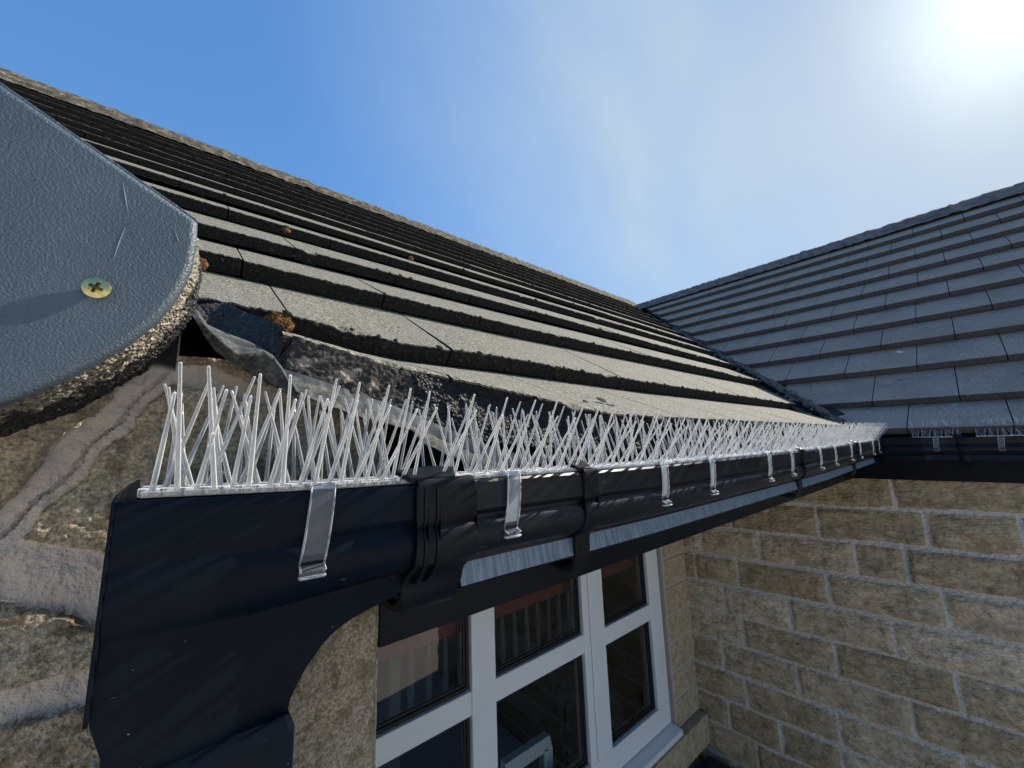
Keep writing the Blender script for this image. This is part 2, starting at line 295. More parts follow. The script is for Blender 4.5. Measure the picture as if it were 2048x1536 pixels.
# ---------------------------------------------------------------- tiled roofs
PITCH = math.atan(.7533); SP, CP = math.sin(PITCH), math.cos(PITCH)
def roof_rows(lips, t, fmap, u0, ulim, width, phase, lift=None, top_end=None, seed=0, fine=None, rough=1.0, bites=12):
    """one mesh of courses; lips = [(s, z)...] nose of each course, last one = ridge end"""
    rnd = random.Random(seed); mb = MB()
    for k in range(len(lips)-1):
        s0, z0 = lips[k]; s1, z1 = lips[k+1]
        tt = t*(1 if k < 3 or t > .0305 and rough < 1 else .86 if k < 5 else .66); rk = rough*(1 if k < 3 else .7 if k < 5 else .3)
        u = u0 - ((u0-phase[k % len(phase)]) % width)
        if isinstance(phase, list) and len(phase) > 2: u = u0-((u0-phase[k]) % width)
        while True:
            if u > ulim(s1)+.3: break
            ua, ub = u+.0015, u+width-.0015
            lo_a = lift(k, ua) if lift else (0, 0); lo_b = lift(k, ub) if lift else (0, 0)
            jt = rnd.uniform(-.0008, .0008)*(1 if k < 5 else .4); js = rnd.uniform(-.0022, .0022)
            n = fine(k, ua) if fine else 14
            rows = []
            bite = [(rnd.uniform(ua, ub), rnd.uniform(.003, .012), rnd.uniform(.002, .006)) for _ in range(rnd.choice((0, 0, 1, 2)))] if bites else []
            for i in range(n+1):
                uu = ua+(ub-ua)*i/n
                L0, L1 = lift(k, uu) if lift else (0, 0)
                e1 = rk*(.0022*nz(uu*140, k*7.3, seed)+.0018*nz(uu*420, k*3.1, 5))
                e2 = rk*(.0022*nz(uu*140, k*7.3, seed+9)+.0016*nz(uu*430, k*7.3, seed+19))
                T0 = (s0+js, z0+L0+jt)
                for c, w_, d in (bite if k < 5 else []): e2 -= d*math.exp(-((uu-c)/w_)**2); e1 += .6*d*math.exp(-((uu-c)/w_)**2)
                T = (s0+js+e1, z0+L0+jt+e2)
                F_ = lambda a, b, q: (T[0]+a*SP+b*CP+.0018*rough*nz(uu*170, q*4+k, seed), T[1]-a*CP+b*SP)
                pr = [(s1+.03, z1+L1-tt*1.25-.003+.02), (s1-.06*(s1-s0)/.19, z1+L1-tt*1.25-.003+(-.06*(s1-s0)/.19)*((z1-tt*1.25)-z0)/(s1-s0)) if 0 else None,
                      (T0[0]+.011*CP, T0[1]+.011*SP*.75), (T[0]+.0015, T[1]+.0002), F_(.0022, -.0008, 1), F_(tt*.35, .0005, 2), F_(tt*.7, .001, 3), F_(tt, .002, 4), (T[0]+tt*SP+.05, T[1]-tt*CP+.03)]
                pr = [p for p in pr if p]
                row = []
                for s, z in pr:
                    q = min(uu, ulim(s)+.006*nz(s*40, k, 3)) 
                    row.append(fmap(q, s, z))
                rows.append(row)
            if ulim(s0+.02) > ua or ulim(s1) > ua+.01:
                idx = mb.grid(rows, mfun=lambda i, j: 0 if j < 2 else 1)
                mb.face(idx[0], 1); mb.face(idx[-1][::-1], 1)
            u += width
    return mb
Lm = [(.345, .0425), (.545, .158)] + [(.353+.1925*k, z) for k, z in zip(range(2, 12), (.314, .463, .612, .760, .906, 1.050, 1.194, 1.341, 1.488, 1.633))] + [(2.60, 1.735)]
def lift_m(k, u):
    l0 = interp(u, [(.0, .056), (.06, .052), (.10, .0455), (.15, .036), (.2155, .030), (.27, .0245), (.43, .006), (.48, .0015), (.8, 0)])
    l1 = interp(u, [(-.01, .023), (.085, .021), (.235, .006), (.43, .007), (.9, 0)])
    l2 = interp(u, [(0, .008), (.3, .004), (.6, 0)])
    a = [l0, l1, l2, 0]
    return (a[min(k, 3)], a[min(k+1, 3)])
VX, VY = 2.05, .345                                           # where the two eaves meet
ulim_m = lambda s: VX+(s-VY)-.035
house = thing('house', (.8, .4, -H), 'main range of the stone house with its sunlit tiled roof and white window', 'house')
fm = lambda u, s, z: (u, s, z)
ph_m = [.205, .325, .044, .149, .029, .16, .05, .14, .03, .15, .04, .16]
mb = roof_rows(Lm, .031, fm, -1.3, ulim_m, .24, ph_m, lift_m, seed=3, fine=lambda k, u: 56 if (k < 6 and -.3 < u < 1.3) else (30 if k < 9 and u < 1.5 else 14))
# row 0 only exists to the right of the kneeler: drop faces left of it
def cut(mb, test):
    keep = [i for i, f in enumerate(mb.f) if not test([mb.v[j] for j in f])]
    mb.f = [mb.f[i] for i in keep]; mb.m = [mb.m[i] for i in keep]
cut(mb, lambda ps: all(p[0] < .052 and p[2] < .1605 and p[1] < .58 for p in ps) or all(p[0] < -.012 and p[1] < .53 and p[2] < .2 for p in ps))
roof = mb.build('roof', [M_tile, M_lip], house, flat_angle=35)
u = MB()                                                      # felt under the tiles, back slope, added sheet blocking sun under the ridge
u.grid([[(-1.4, .42, -.03), (-1.4, 2.62, 1.61)], [(2.0, .42, -.03), (4.2, 2.62, 1.61)]]); u.grid([[(-1.4, 2.615, 0), (-1.4, 2.615, 1.74)], [(4.2, 2.615, 0), (4.2, 2.615, 1.74)]])
u.grid([[(-1.4, 2.62, 1.74), (-1.4, 4.9, .0)], [(4.24, 2.62, 1.74), (4.24, 4.9, .0)]])
u.face([u.vert(p) for p in ((-1.39, .36, 0), (-1.39, 2.6, 1.67), (-1.39, 4.9, 0))])
u.build('roof_underlay', M_felt, house)
def ridge(name, mats, pts_fun, L, parent, w=.10, h=.055, seglen=.45, seed=1, bump=.012):
    mb = MB(); n = int(L/.02); rows = []
    for i in range(n+1):
        a = L*i/n; P, side = pts_fun(a); prof = []
        cap = .006 if (a % seglen) < .03 else 0
        for q in range(-6, 7):
            th = q/6; ww = w*th; hh = h*(1-abs(th)**1.4)
            d = bump*(fbm(a*9, th*1.3, seed, 2.2, 5))+.6*bump*max(0, fbm(a*25, th, seed+4, 1, 3))*(abs(th) > .4)
            prof.append(Vector(P)+Vector(side)*ww+Vector((0, 0, hh+d+cap-abs(ww)*.62)))
        rows.append(prof)
    mb.grid(rows)
    return mb.build(name, mats, parent, smooth=True)
ridge('ridge_tiles', M_ridge, lambda a: ((-1.35+a, 2.60, 1.725), (0, 1, 0)), 5.58, house, bump=.007, h=.055, w=.085)

# wing: roof rises with +X, courses run along Y
wing = thing('house_wing', (2.4, -.3, -H), 'stone wing of the house at right with a shaded slate-grey tiled roof', 'house')
WT = lambda y: .022*(y+.1)
Lw = [(2.05, .017), (2.2425, .1365)] + [(2.05+.1925*k, .0025+.145*k) for k in range(2, 11)] + [(4.15, 1.60)]
fw = lambda u, s, z: (s, u, z+WT(u))
ulim_w = lambda s: VY+(s-VX)-.045
ph_w = [.18, .04, .145, .02, .137, .01, .12, .0, .12, -.01, .12, 0]
mb = roof_rows(Lw, .031, fw, -1.45, ulim_w, .246, ph_w, None, seed=11, fine=lambda k, u: 24, rough=.55, bites=0)
mb.build('roof', [M_wtile, M_wlip], wing, flat_angle=35)
ridge('ridge_tiles', M_wridge, lambda a: ((4.19, -1.45+a, 1.60+.01+WT(-1.45+a)), (1, 0, 0)), 4.1, wing, seed=5, bump=.008, h=.05)
u = MB()
u.grid([[(2.12, -1.44, -.06), (4.2, -1.44, 1.50)], [(2.12, .30, -.06), (4.2, .30, 1.52)], [(2.12, .30, -.05), (4.2, 2.5, 1.56)]]); u.grid([[(4.2, -1.44, 0), (4.2, -1.44, 1.585)], [(4.2, 2.64, 0), (4.2, 2.64, 1.67)]])  # second grid: upright sheet added under the ridge to stop leaking sun
u.grid([[(4.21, -1.44, 1.58), (6.3, -1.44, .0)], [(4.21, 2.65, 1.67), (6.3, 2.65, .0)]])
u.face([u.vert(p) for p in ((2.1, -1.43, -.03), (4.2, -1.43, 1.53), (6.3, -1.43, .0))])
u.build('roof_underlay', M_felt, wing)
# valley: lead trough and lumpy mortar along the cut tiles of the wing
v = MB(); rows = []
for i in range(90):
    s = i/89*2.28; r = []
    for q in range(-3, 4):
        o = q/3*.085; X = VX+s+.005+o*.7; Y = VY+s-o*.7
        r.append((X, Y, .02+.728*s-.018+abs(o)*.35))
    rows.append(r)
v.grid(rows); v.build('valley_lining', M_felt, wing, smooth=True)
v = MB(); rows = []
for i in range(420):
    s = i/419*2.25; r = []; big = .6+.5*nz(s*6, 2, 1)+.35*max(0, nz(s*22, 5, 1))
    for q in range(0, 11):
        th = q/10*math.pi; rad = .026*big+.018*fbm(s*26, q*.55, 1.5, 1, 5)
        o = .012+math.cos(th)*rad+.006*nz(s*50, q, 3); X = VX+s+o*.75; Y = VY+s-o*.75
        r.append((X, Y, .025+.735*s+math.sin(th)*rad*.95+.006*nz(s*70, q*.7, 8)))
    rows.append(r)
v.grid(rows); v.build('valley_mortar', M_debris, wing, smooth=True)
# loose mossy crumbs lying in the valley
v = MB(); rnd = random.Random(5)
def lump(mb, c, rx, ry, rz, nrm=None, seed=0, seg=10, amp=.25, m=0):
    nrm = Vector(nrm or (0, 0, 1)).normalized(); a = nrm.orthogonal().normalized(); b = nrm.cross(a); c = Vector(c); rows = []
    if abs(a.x) < abs(b.x): a, b = b, a
    for i in range(seg+1):
        ph = math.pi*i/seg*.62; r = []
        for j in range(seg*2):
            th = math.pi*j/seg; d = 1+amp*fbm(math.cos(th)*math.sin(ph)*2+seed, math.sin(th)*math.sin(ph)*2, math.cos(ph)*2+seed, 1, 4)
            r.append(c+a*rx*math.sin(ph)*math.cos(th)*d+b*ry*math.sin(ph)*math.sin(th)*d+nrm*rz*(math.cos(ph))*d)
        rows.append(r)
    mb.grid(rows, m, close=True)
for i in range(110):
    s = rnd.uniform(.02, 2.1); o = rnd.gauss(-.015, .025); r = rnd.uniform(.004, .016)
    lump(v, (VX+s+o*.7, VY+s-o*.7, .02+.73*s+.004), r, r*.8, r*.8, seed=i, seg=5, amp=.4)
tag(v.build('valley_litter', M_debris, None, smooth=True), 'dark crumbs of moss and mortar lying in the roof valley', 'debris', kind='stuff')

# ---------------------------------------------------------------- walls
def block_wall(mb, x_or, lines, joints, u0, u1, uz, seed, du=.009, dzz=.009, depth=.015, mortar=.0135):
    """pitched-face stone: u horizontal, rows between lines (top to bottom); joints per row; attributes tone and mortar"""
    zs = []; z = lines[0]
    while z > lines[-1]: zs.append(z); z -= dzz
    n = int((u1-u0)/du); tone = []; mort = []; rows = []
    rnd = random.Random(seed); tones = {}
    for z in zs:
        r = []
        for i in range(n+1):
            uu = u0+(u1-u0)*i/n; wob = .004*nz(uu*6, z*6, 2)+.002*nz(uu*25, z*25, 4)
            zz = z+wob
            k = max(0, sum(1 for l in lines[1:] if l > zz)); k = min(k, len(lines)-2)
            d = min(abs(zz-lines[k]), abs(zz-lines[k+1])) if 0 < k else abs(zz-lines[1])
            uj = uu+.003*nz(uu*10, z*16, 6); js = joints[k % len(joints)]
            dj = min([abs(uj-j) for j in js]+[9]); blk = sum(1 for j in js if j < uj)
            e = min(d, dj*1.0)
            key = (k, blk)
            if key not in tones: tones[key] = rnd.random()
            f = sm(e, mortar*.35, mortar*1.3)
            relief = f*(depth*.55+depth*.8*fbm(uu*5+k*3, z*9+blk, seed, 1.6, 5)+.004*nz(uu*60, z*30, 3))
            tone.append(tones[key]); mort.append(1-sm(e, mortar*.30, mortar*.75))
            r.append(x_or(uu, z, relief+(1-f)*.0015*nz(uu*80, z*80, 1)))
        rows.append(r)
    mb.grid(rows); mb.attr = {'tone': tone, 'mortar': mort}
wl = [-.13, -.254, -.379, -.504, -.629, -.752, -.876, -.998, -1.118, -1.238, -1.358, -1.478, -1.60, -1.72, -1.84, -1.96, -2.08, -2.25]
wj = [[.238, .62, .93, -.15, -.5, -.9], [.474, .17, -.03, .80, 1.0, -.36, -.74, -1.1], [.693, .375, .238, .95, -.12, -.5, -.95], [.799, .471, .162, .99, -.2, -.62, -1.05],
      [.869, .612, .303, -.04, -.42, -.8, -1.15], [.803, .481, .17, -.14, -.55, -.97], [.902, .617, .293, .02, -.36, -.76], [.819, .503, .19, -.1, -.47, -.9],
      [.904, .703, .508, .16, -.2, -.6], [.806, .56, .25, -.1, -.5, -.95], [.9, .65, .33, -.02, -.4, -.8], [.78, .45, .12, -.3, -.7]]
SC = 1.114
mb = MB(); block_wall(mb, lambda u, z, d: (1.95-d, u, z-.034*u*(z < -.2)), wl, wj, -1.4, 1.06, None, 4)
mb.build('wall', M_wstone, wing, smooth=True)
SC = 1.0
b = MB(); b.box((2.2, -1.4, -H), (6.3, 1.1, -.08)); b.build('inner_wall', M_mortar, wing)
# eaves boards of both ranges
b = MB(); b.box((.1445, .372, -.174), (2.14, .39, -.006)); b.build('fascia', M_fascia, house, bevel=.0015)
b = MB(); b.box((2.14, -1.42, -.174), (2.158, .389, -.006)); b.build('fascia', M_fascia, wing, bevel=.0015)
b = MB(); b.box((.147, .391, -.168), (2.139, 1.22, -.160)); b.build('soffit', M_fascia, house)
b = MB()                                                      # rafter ends, batten seen under the lifted tray
b.box((.13, .395, -.004), (1.9, .43, .005)); b.box((.12, .40, .009), (1.9, .44, .018))
b.build('eaves_batten', M_felt, house)
SC = 1.114
# window wall: sawn reveal stones, stone under the sill, wall over it
b = MB(); rnd = random.Random(2)
for z0, z1 in zip([-.30, -.423, -.541, -.6645, -.7857, -.900, -1.019, -1.127], [-.423, -.541, -.6645, -.7857, -.900, -1.019, -1.127, -1.2356]):
    b.box((1.742, 1.035+rnd.uniform(0, .003), z1+.005), (1.942, 1.2, z0-.005))
b.box((.3, 1.0, -1.36), (1.944, 1.2, -1.243)); b.box((.3, 1.06, -H), (1.94, 1.25, -1.368))
b.build('reveal_stone', M_sawn, house, bevel=.005)
b = MB(); b.box((1.73, 1.0395, -1.24), (1.955, 1.19, -.2)); b.box((.2, 1.062, -.342), (1.73, 1.2, -.166)); b.build('mortar_backing', M_mortar, house)

# ---------------------------------------------------------------- window
WY = 1.05
win = MB()
def bar(mb, x0, x1, z0, z1, y0=WY, y1=WY+.06): mb.box((x0, y0, z0), (x1, y1, z1))
bar(win, .20, 1.716, -.40, -.345); bar(win, .20, 1.716, -1.205, -1.122)                # head, bottom rail
bar(win, .20, .26, -1.122, -.40); bar(win, 1.627, 1.716, -1.122, -.40)
bar(win, .686, .773, -1.122, -.40)
bar(win, 1.181, 1.216, -1.122, -.40); bar(win, 1.221, 1.305, -1.122, -.40)
bar(win, .26, .686, -.758, -.694, WY+.003); bar(win, .773, 1.181, -.758, -.694, WY+.003); bar(win, 1.305, 1.627, -.772, -.708, WY+.003)
w_o = win.build('window', M_white, house, bevel=.004)
gk = MB()
panes = [(.26, .686, -.694, -.40), (.773, 1.181, -.694, -.40), (1.305, 1.627, -.708, -.40), (.26, .686, -1.122, -.758), (.773, 1.181, -1.122, -.758), (1.305, 1.627, -1.122, -.772)]
for x0, x1, z0, z1 in panes:
    t = .009
    for a in ((x0, x0+t, z0, z1), (x1-t, x1, z0, z1), (x0+t, x1-t, z0, z0+t), (x0+t, x1-t, z1-t, z1)): gk.box((a[0], WY+.016, a[2]), (a[1], WY+.03, a[3]))
    t2 = .016
    for a in ((x0+t, x0+t2, z0+t, z1-t), (x1-t2, x1-t, z0+t, z1-t), (x0+t2, x1-t2, z0+t, z0+t2), (x0+t2, x1-t2, z1-t2, z1-t)): gk.box((a[0], WY+.022, a[2]), (a[1], WY+.03, a[3]))
def sub(mb, name, m, part, **k):
    o = mb.build(name, m, None, **k); o.parent = part; o.matrix_parent_inverse = part.matrix_parent_inverse.copy() if False else Matrix.Identity(4)
    return o
sub(gk, 'gasket', M_gasket, w_o)
for x0, x1, z0, z1 in panes:
    p = MB(); i = [p.vert(q) for q in ((x0+.002, WY+.024, z0+.002), (x1-.002, WY+.024, z0+.002), (x1-.002, WY+.024, z1-.002), (x0+.002, WY+.024, z1-.002))]; p.face(i)
    sub(p, 'pane', M_glass, w_o)
s_ = MB(); s_.prism([(.18, WY+.02, -1.207), (.18, WY-.045, -1.218), (.18, WY-.045, -1.24), (.18, WY+.02, -1.24)], (1.545, 0, 0)); sub(s_, 'sill', M_white, w_o, bevel=.004)
# the room behind it
b = MB()
b.grid([[(.15, 3.4, -H+.1), (.15, 3.4, -.2)], [(3.4, 3.4, -H+.1), (3.4, 3.4, -.2)], [(3.4, 1.21, -H+.1), (3.4, 1.21, -.2)]])
b.grid([[(.15, 1.21, -H+.1), (.15, 1.21, -.2)], [(.15, 3.4, -H+.1), (.15, 3.4, -.2)]])
b.grid([[(.15, 1.21, -.2), (.15, 3.4, -.2)], [(3.4, 1.21, -.2), (3.4, 3.4, -.2)]])
b.build('room_wall', M_room, house)
SC = 1.0
b = MB(); b.box((.15, 1.40, -H+.02), (3.4, 3.7, -H+.1)); b.build('room_floor', M_roomfloor, house)
SC = 1.114
b = MB(); b.box((.22, WY+.075, -.562), (1.70, WY+.09, -.40)); sh = b.build('reflection_strip', M_red, house)  # added red strip standing in for a red reflection along the glass top
bal = thing('balustrade', (1.0, 1.75, -1.3), 'white turned spindle balustrade seen through the upper window panes', 'balustrade')
b = MB(); b.box((.55, 1.73, -.72), (2.2, 1.79, -.685)); b.build('handrail', M_dark, bal)
b = MB(); b.box((.72, 1.73, -1.9), (.77, 1.78, -.60)); b.build('newel_post', M_room, bal)
for k in range(13):
    x = .83+k*.085; b = MB()
    b.tube([(x, 1.76, z) for z in (-1.25, -1.2, -1.15, -1.05, -.95, -.85, -.80, -.76, -.72)], [.016, .016, .010, .017, .013, .010, .016, .012, .014], 8); b.build('baluster', M_room, bal, smooth=True)
fr = thing('white_frame', (1.1, 1.25, -1.3), 'white empty frame standing behind the lower middle window pane', 'frame')
A = at(1010, 1530, 1.15); B_ = at(1100, 1470, 1.15)
b = MB(); b.prism([(A.x, 1.15, A.z), (B_.x, 1.15, B_.z), (B_.x+.012, 1.15, B_.z-.045), (A.x+.012, 1.15, A.z-.045)], (0, .03, 0)); b.prism([(B_.x-.03, 1.15, B_.z-.03), (B_.x+.012, 1.15, B_.z-.045), (B_.x-.01, 1.15, B_.z-.5), (B_.x-.055, 1.15, B_.z-.5)], (0, .028, 0))
b.prism([(A.x, 1.15, A.z-.01), (A.x+.045, 1.15, A.z-.03), (A.x+.02, 1.15, A.z-.4), (A.x-.025, 1.15, A.z-.4)], (0, .027, 0))
b.build('frame_bar', M_white, fr, bevel=.003)
P = at(1230, 1450, 1.3)
bx = MB(); bx.box((P.x-.04, 1.28, P.z-.06), (P.x+.05, 1.4, P.z+.10)); bx = bx.build('cardboard_box', M_card, bevel=.002); tag(bx, 'small brown cardboard box on the ledge inside the right window light', 'box')
cl = MB(); lump(cl, (P.x+.07, 1.27, P.z-.09), .05, .045, .05, seed=4, amp=.6); cl = cl.build('blue_cloth', M_cloth, smooth=True); tag(cl, 'crumpled pale blue cloth beside the cardboard box inside the window', 'cloth')
b = MB(); b.box((1.25, 1.22, P.z-.16), (1.72, 1.45, P.z-.12)); b.build('inner_ledge', M_dark, house)
# navy bin in the corner under the sill
b = MB(); c = thing('storage_bin', (1.80, .93, -H), 'dark navy plastic bin lid in the corner below the window', 'bin')
b.box((1.70, .80, -H), (1.925, 1.0, -1.44)); b.build('body', M_navy, c, bevel=.01)
b = MB(); b.box((1.69, .79, -1.438), (1.93, 1.01, -1.405)); b.build('lid', M_navy, c, bevel=.01)

SC = 1.0
# ---------------------------------------------------------------- near gable wall, bargeboard
gab = thing('gable_wall', (-.2, .45, -H), 'rough sandstone gable wall at left behind the gutter end', 'wall')
def seg_d(p, a, b):
    ax_, ay_ = b[0]-a[0], b[1]-a[1]; t = max(0, min(1, ((p[0]-a[0])*ax_+(p[1]-a[1])*ay_)/(ax_*ax_+ay_*ay_))); return math.hypot(p[0]-a[0]-t*ax_, p[1]-a[1]-t*ay_)
JN = [([(-.16, -.13), (-.0808, -.0404), (-.065, -.0106), (-.0467, .0201), (-.0183, .0634)], .0095),
      ([(-.30, -.062), (-.0788, -.0585), (-.0571, -.0690), (-.0321, -.083), (-.01, -.088), (.03, -.09)], .0165),
      ([(-.30, -.150), (-.0702, -.1343), (-.0359, -.1360), (.0, -.136)], .0095),
      ([(-.01, .060), (.0074, .060), (.0407, .050), (.0777, .050), (.12, .05)], .009),
      ([(-.12, -.40), (-.05, -.26), (.0, -.255)], .006), ([(-.6, -.26), (-.12, -.26), (.3, -.27)], .007), ([(-.12, -.06), (-.2, .06), (-.22, .2)], .008)]
def fine_axis(a, b, c, d, f, co):
    r = []; x = a
    while x < b: r.append(x); x += co
    x = b
    while x < c: r.append(x); x += f
    x = c
    while x < d: r.append(x); x += co
    return r+[d]
xs = fine_axis(-.9, -.13, .144, .1445, .0013, .006); zs_ = fine_axis(-H, -.31, .10, .50, .0013, .012)
mb = MB(); rows = []; mo = []; painted_shade = []
for z in zs_:
    r = []
    for x in xs:
        wx, wz = x+.004*nz(x*40, z*40, 1)+.0015*nz(x*160, z*160, 3), z+.004*nz(x*40, z*40, 7)+.0015*nz(x*160, z*160, 9)
        e = 9
        for pl, wd_ in JN:
            for a, b2 in zip(pl, pl[1:]): e = min(e, seg_d((wx, wz), a, b2)/wd_)
        mort = 1-sm(e+.12*nz(x*700, z*700, 3), .92, 1.06)
        rel = sm(e+.10*nz(x*300, z*300, 3), .88, 1.22)
        d = rel*(.004+.0065*fbm(x*12, z*12, 3, 1, 6))+(1-rel)*(-.003+.0035*fbm(x*25, z*25, 8, 1, 5))+.0012*nz(x*380, z*380, 2)+.0015*fbm(x*110, z*110, 5, 1, 5)
        if JN[0][1] and seg_d((wx, wz+.0015), JN[0][0][1], JN[0][0][4]) < .0009: d -= .004    # the crack along the joint
        if x > .085: d = d*(1-sm(x, .085, .11))+sm(x, .085, .11)*(.004+.0012*fbm(x*60, z*60, 3, 1, 4)); mort *= 1-sm(x, .08, .10)
        edge = sm(x, .138, .1445)*.006
        painted_shade.append(sm(z+.03*nz(x*30, z*30, 4), .045, .075)*(x < -.012)*.9); mo.append(mort)  # painted shade: stone colour darkened beneath the bargeboard
        r.append((x, .3725-d+edge, z))
    rows.append(r)
mb.grid(rows); mb.attr = {'mortar': mo, 'painted_shade': painted_shade}
cut(mb, lambda ps: any(p[2] > .136-.56*p[0]-.016 for p in ps) or all(p[2] > .074 and p[0] > -.012 for p in ps) or all(p[2] > .062 and p[0] > .09 for p in ps))
mb.build('wall', M_stone, gab, smooth=True)
b = MB(); b.box((-.9, .385, -H), (.1435, 1.06, .0)); b.build('inner_wall', M_mortar, gab)
b = MB(); b.box((-.10, .388, .001), (-.014, .42, .072)); b.build('dark_infill', M_felt, gab)  # added black block giving the gap its deep shade
BY = .29
outl = [(-.70, .532), (-.0884, .1902), (-.0085, .1456), (-.0073, .144), (-.0066, .130), (-.0074, .1153), (-.0100, .1035), (-.0135, .0926), (-.0193, .0800), (-.0263, .0693), (-.0330, .0605), (-.0401, .0530), (-.0480, .0450), (-.0558, .0385), (-.063, .0325), (-.070, .0275), (-.082, .0205), (-.10, .013), (-.13, .007), (-.20, .002), (-.70, .002)]
mb = MB(); mb.prism([(x, BY, z) for x, z in outl], (0, .012, 0))
bo = mb.build('bargeboard', M_board, gab); q = bo.modifiers.new('bevel', 'BEVEL'); q.width = .0035; q.segments = 4; q.limit_method = 'ANGLE'; q.angle_limit = R(40)
for p in bo.data.polygons: p.use_smooth = True
bo.data.set_sharp_from_angle(angle=R(50))
# rim proud of the sloping top edge
mb = MB(); mb.prism([(-.70, BY+.003, .5345), (-.0884, BY+.003, .1924), (-.0072, BY+.003, .1470), (-.0072, BY+.003, .1450), (-.0884, BY+.003, .1895), (-.70, BY+.003, .5316)], (0, .03, 0)); 
sub(mb, 'edge_trim', M_board, bo, bevel=.0008)
for pl in ([(246, 366), (250, 390), (255, 420)], [(250, 455), (238, 485), (228, 515)], [(350, 462), (357, 482)]):
    q_ = MB(); q_.tube([tuple(at(px, py, BY)+Vector((0, -.00004, 0))) for px, py in pl], [.00008, .00022, .0001][:len(pl)], 5); sub(q_, 'scratch', M_scr, bo)
# roughcast return between board and wall
mb = MB(); rows = []; painted_shade = []
pts = outl[3:-1]
dense = []
for a, b2 in zip(pts, pts[1:]):
    n = max(2, int(math.hypot(b2[0]-a[0], b2[1]-a[1])/.0014))
    for i in range(n): dense.append((a[0]+(b2[0]-a[0])*i/n, a[1]+(b2[1]-a[1])*i/n))
for i, (x, z) in enumerate(dense):
    a = dense[max(0, i-3)]; c2 = dense[min(len(dense)-1, i+3)]; tx, tz = c2[0]-a[0], c2[1]-a[1]; l = math.hypot(tx, tz) or 1; nx_, nz_ = -tz/l*-1, tx/l*-1
    nx_, nz_ = (-tz/l, tx/l); 
    if nx_*1+nz_*-1 < 0: nx_, nz_ = -nx_, -nz_
    r = []
    for j in range(52):
        t = j/51; yy = BY+.0115+t*.066; off = -.0015+.004*math.sin(t*math.pi*.5)+.0016*noise.cell(Vector((x*480, z*480, yy*480)))*.5+.0014*nz(x*500, z*500, yy*500)+.001*fbm(x*60, z*60, yy*60, 1, 3)
        r.append((x+nx_*off, yy, z+nz_*off)); painted_shade.append(min(1, sm(t+.25*nz(x*90, z*90, yy*60), .25, .62)))  # shade painted into the colour, near-black from the board back to the wall
    rows.append(r)
mb.grid(rows); mb.attr = {'painted_shade': painted_shade}
mb.build('roughcast_return', M_rough, gab, smooth=True)
# brass screw, standing proud of the board
sc = MB(); n = 56; rad = .0057; ctr = Vector((-.0447, BY-.0036, .0902)); q5 = .0094/.0057; tilt = Matrix.Rotation(R(-6), 3, 'Z') @ Matrix.Rotation(R(5), 3, 'X')
rows = []; mi = {}
def arm(a, b_): return (abs(a)*q5 < .0012 and abs(b_)*q5 < .0046) or (abs(b_)*q5 < .0012 and abs(a)*q5 < .0046)
for i in range(30):
    r = []
    for j in range(96):
        rr = rad*i/29; th = 2*math.pi*j/96; a, b_ = rr*math.cos(th), rr*math.sin(th); t = th+R(22); a2, b2 = rr*math.cos(t), rr*math.sin(t)
        y = -.0009*(1-(rr/rad)**2)
        if arm(a2, b2): y += .0016
        dd, ee = rr*math.cos(t+R(45)), rr*math.sin(t+R(45))
        if min(abs(dd), abs(ee)) < .0002 and .0006 < rr < .0028: y += .0003
        if i == 29: y += .0006
        r.append(ctr+tilt @ Vector((a, y, b_)))
    rows.append(r)
for k, (rr, yy) in enumerate(((rad*1.0, .0009), (rad*.86, .0016), (.0019, .0034), (.0018, .0062))):
    rows.append([ctr+tilt @ Vector((rr*math.cos(2*math.pi*j/96), yy, rr*math.sin(2*math.pi*j/96))) for j in range(96)])
def smf(i, j):
    rr = rad*(i+.5)/29; t = 2*math.pi*(j+.5)/96+R(22); return 1 if (i < 29 and arm(rr*math.cos(t), rr*math.sin(t))) else 0
sc.grid(rows, close=True, mfun=smf); sub(sc, 'screw', [M_brass, M_screwdark], bo, flat_angle=40)

# ---------------------------------------------------------------- mortar bed and eaves tray under the lifted tiles
def loft(name, curves, m, parent, nx_=200, sub_=14, bumpf=None, attrf=None):
    """curves: lists of (px, py, Y) pixels of the photo at a depth, top to bottom"""
    mb = MB(); P3 = [[at(*c) for c in cv] for cv in curves]
    def samp(cv, t):
        f = t*(len(cv)-1); i = min(int(f), len(cv)-2); return cv[i].lerp(cv[i+1], f-i)
    rows = []; A_ = []
    for i in range(nx_+1):
        t = i/nx_; pts = [samp(cv, t) for cv in P3]; r = []
        for k in range(len(pts)-1):
            for j in range(sub_ if k < len(pts)-2 else sub_+1):
                p = pts[k].lerp(pts[k+1], j/sub_); w_ = (k+j/sub_)/(len(pts)-1)
                if bumpf: p = p+bumpf(p, t, w_)
                if attrf: A_.append(attrf(p, t, w_))
                r.append(p)
        rows.append(r)
    mb.grid(rows)
    return mb, A_
bed_top = [(384, 598, .555), (450, 606, .545), (520, 634, .46), (560, 652, .385), (588, 672, .347), (640, 690, .3455), (700, 708, .3455), (800, 740, .3465), (900, 766, .349), (1000, 788, .352), (1120, 822, .354), (1200, 838, .354), (1300, 846, .356)]
bed_bot = [(384, 622, .53), (430, 668, .50), (500, 698, .42), (535, 712, .375), (568, 742, .345), (640, 764, .3435), (690, 782, .3435), (780, 812, .3435), (887, 858, .344), (960, 880, .346), (1080, 895, .348), (1200, 898, .352), (1300, 900, .354)]
bf = lambda p, t, w_: Vector((0, -1, .3))*(.003*fbm(p.x*30, p.y*30, p.z*30, 1, 5)+.0014*nz(p.x*260, p.y*260, p.z*260))
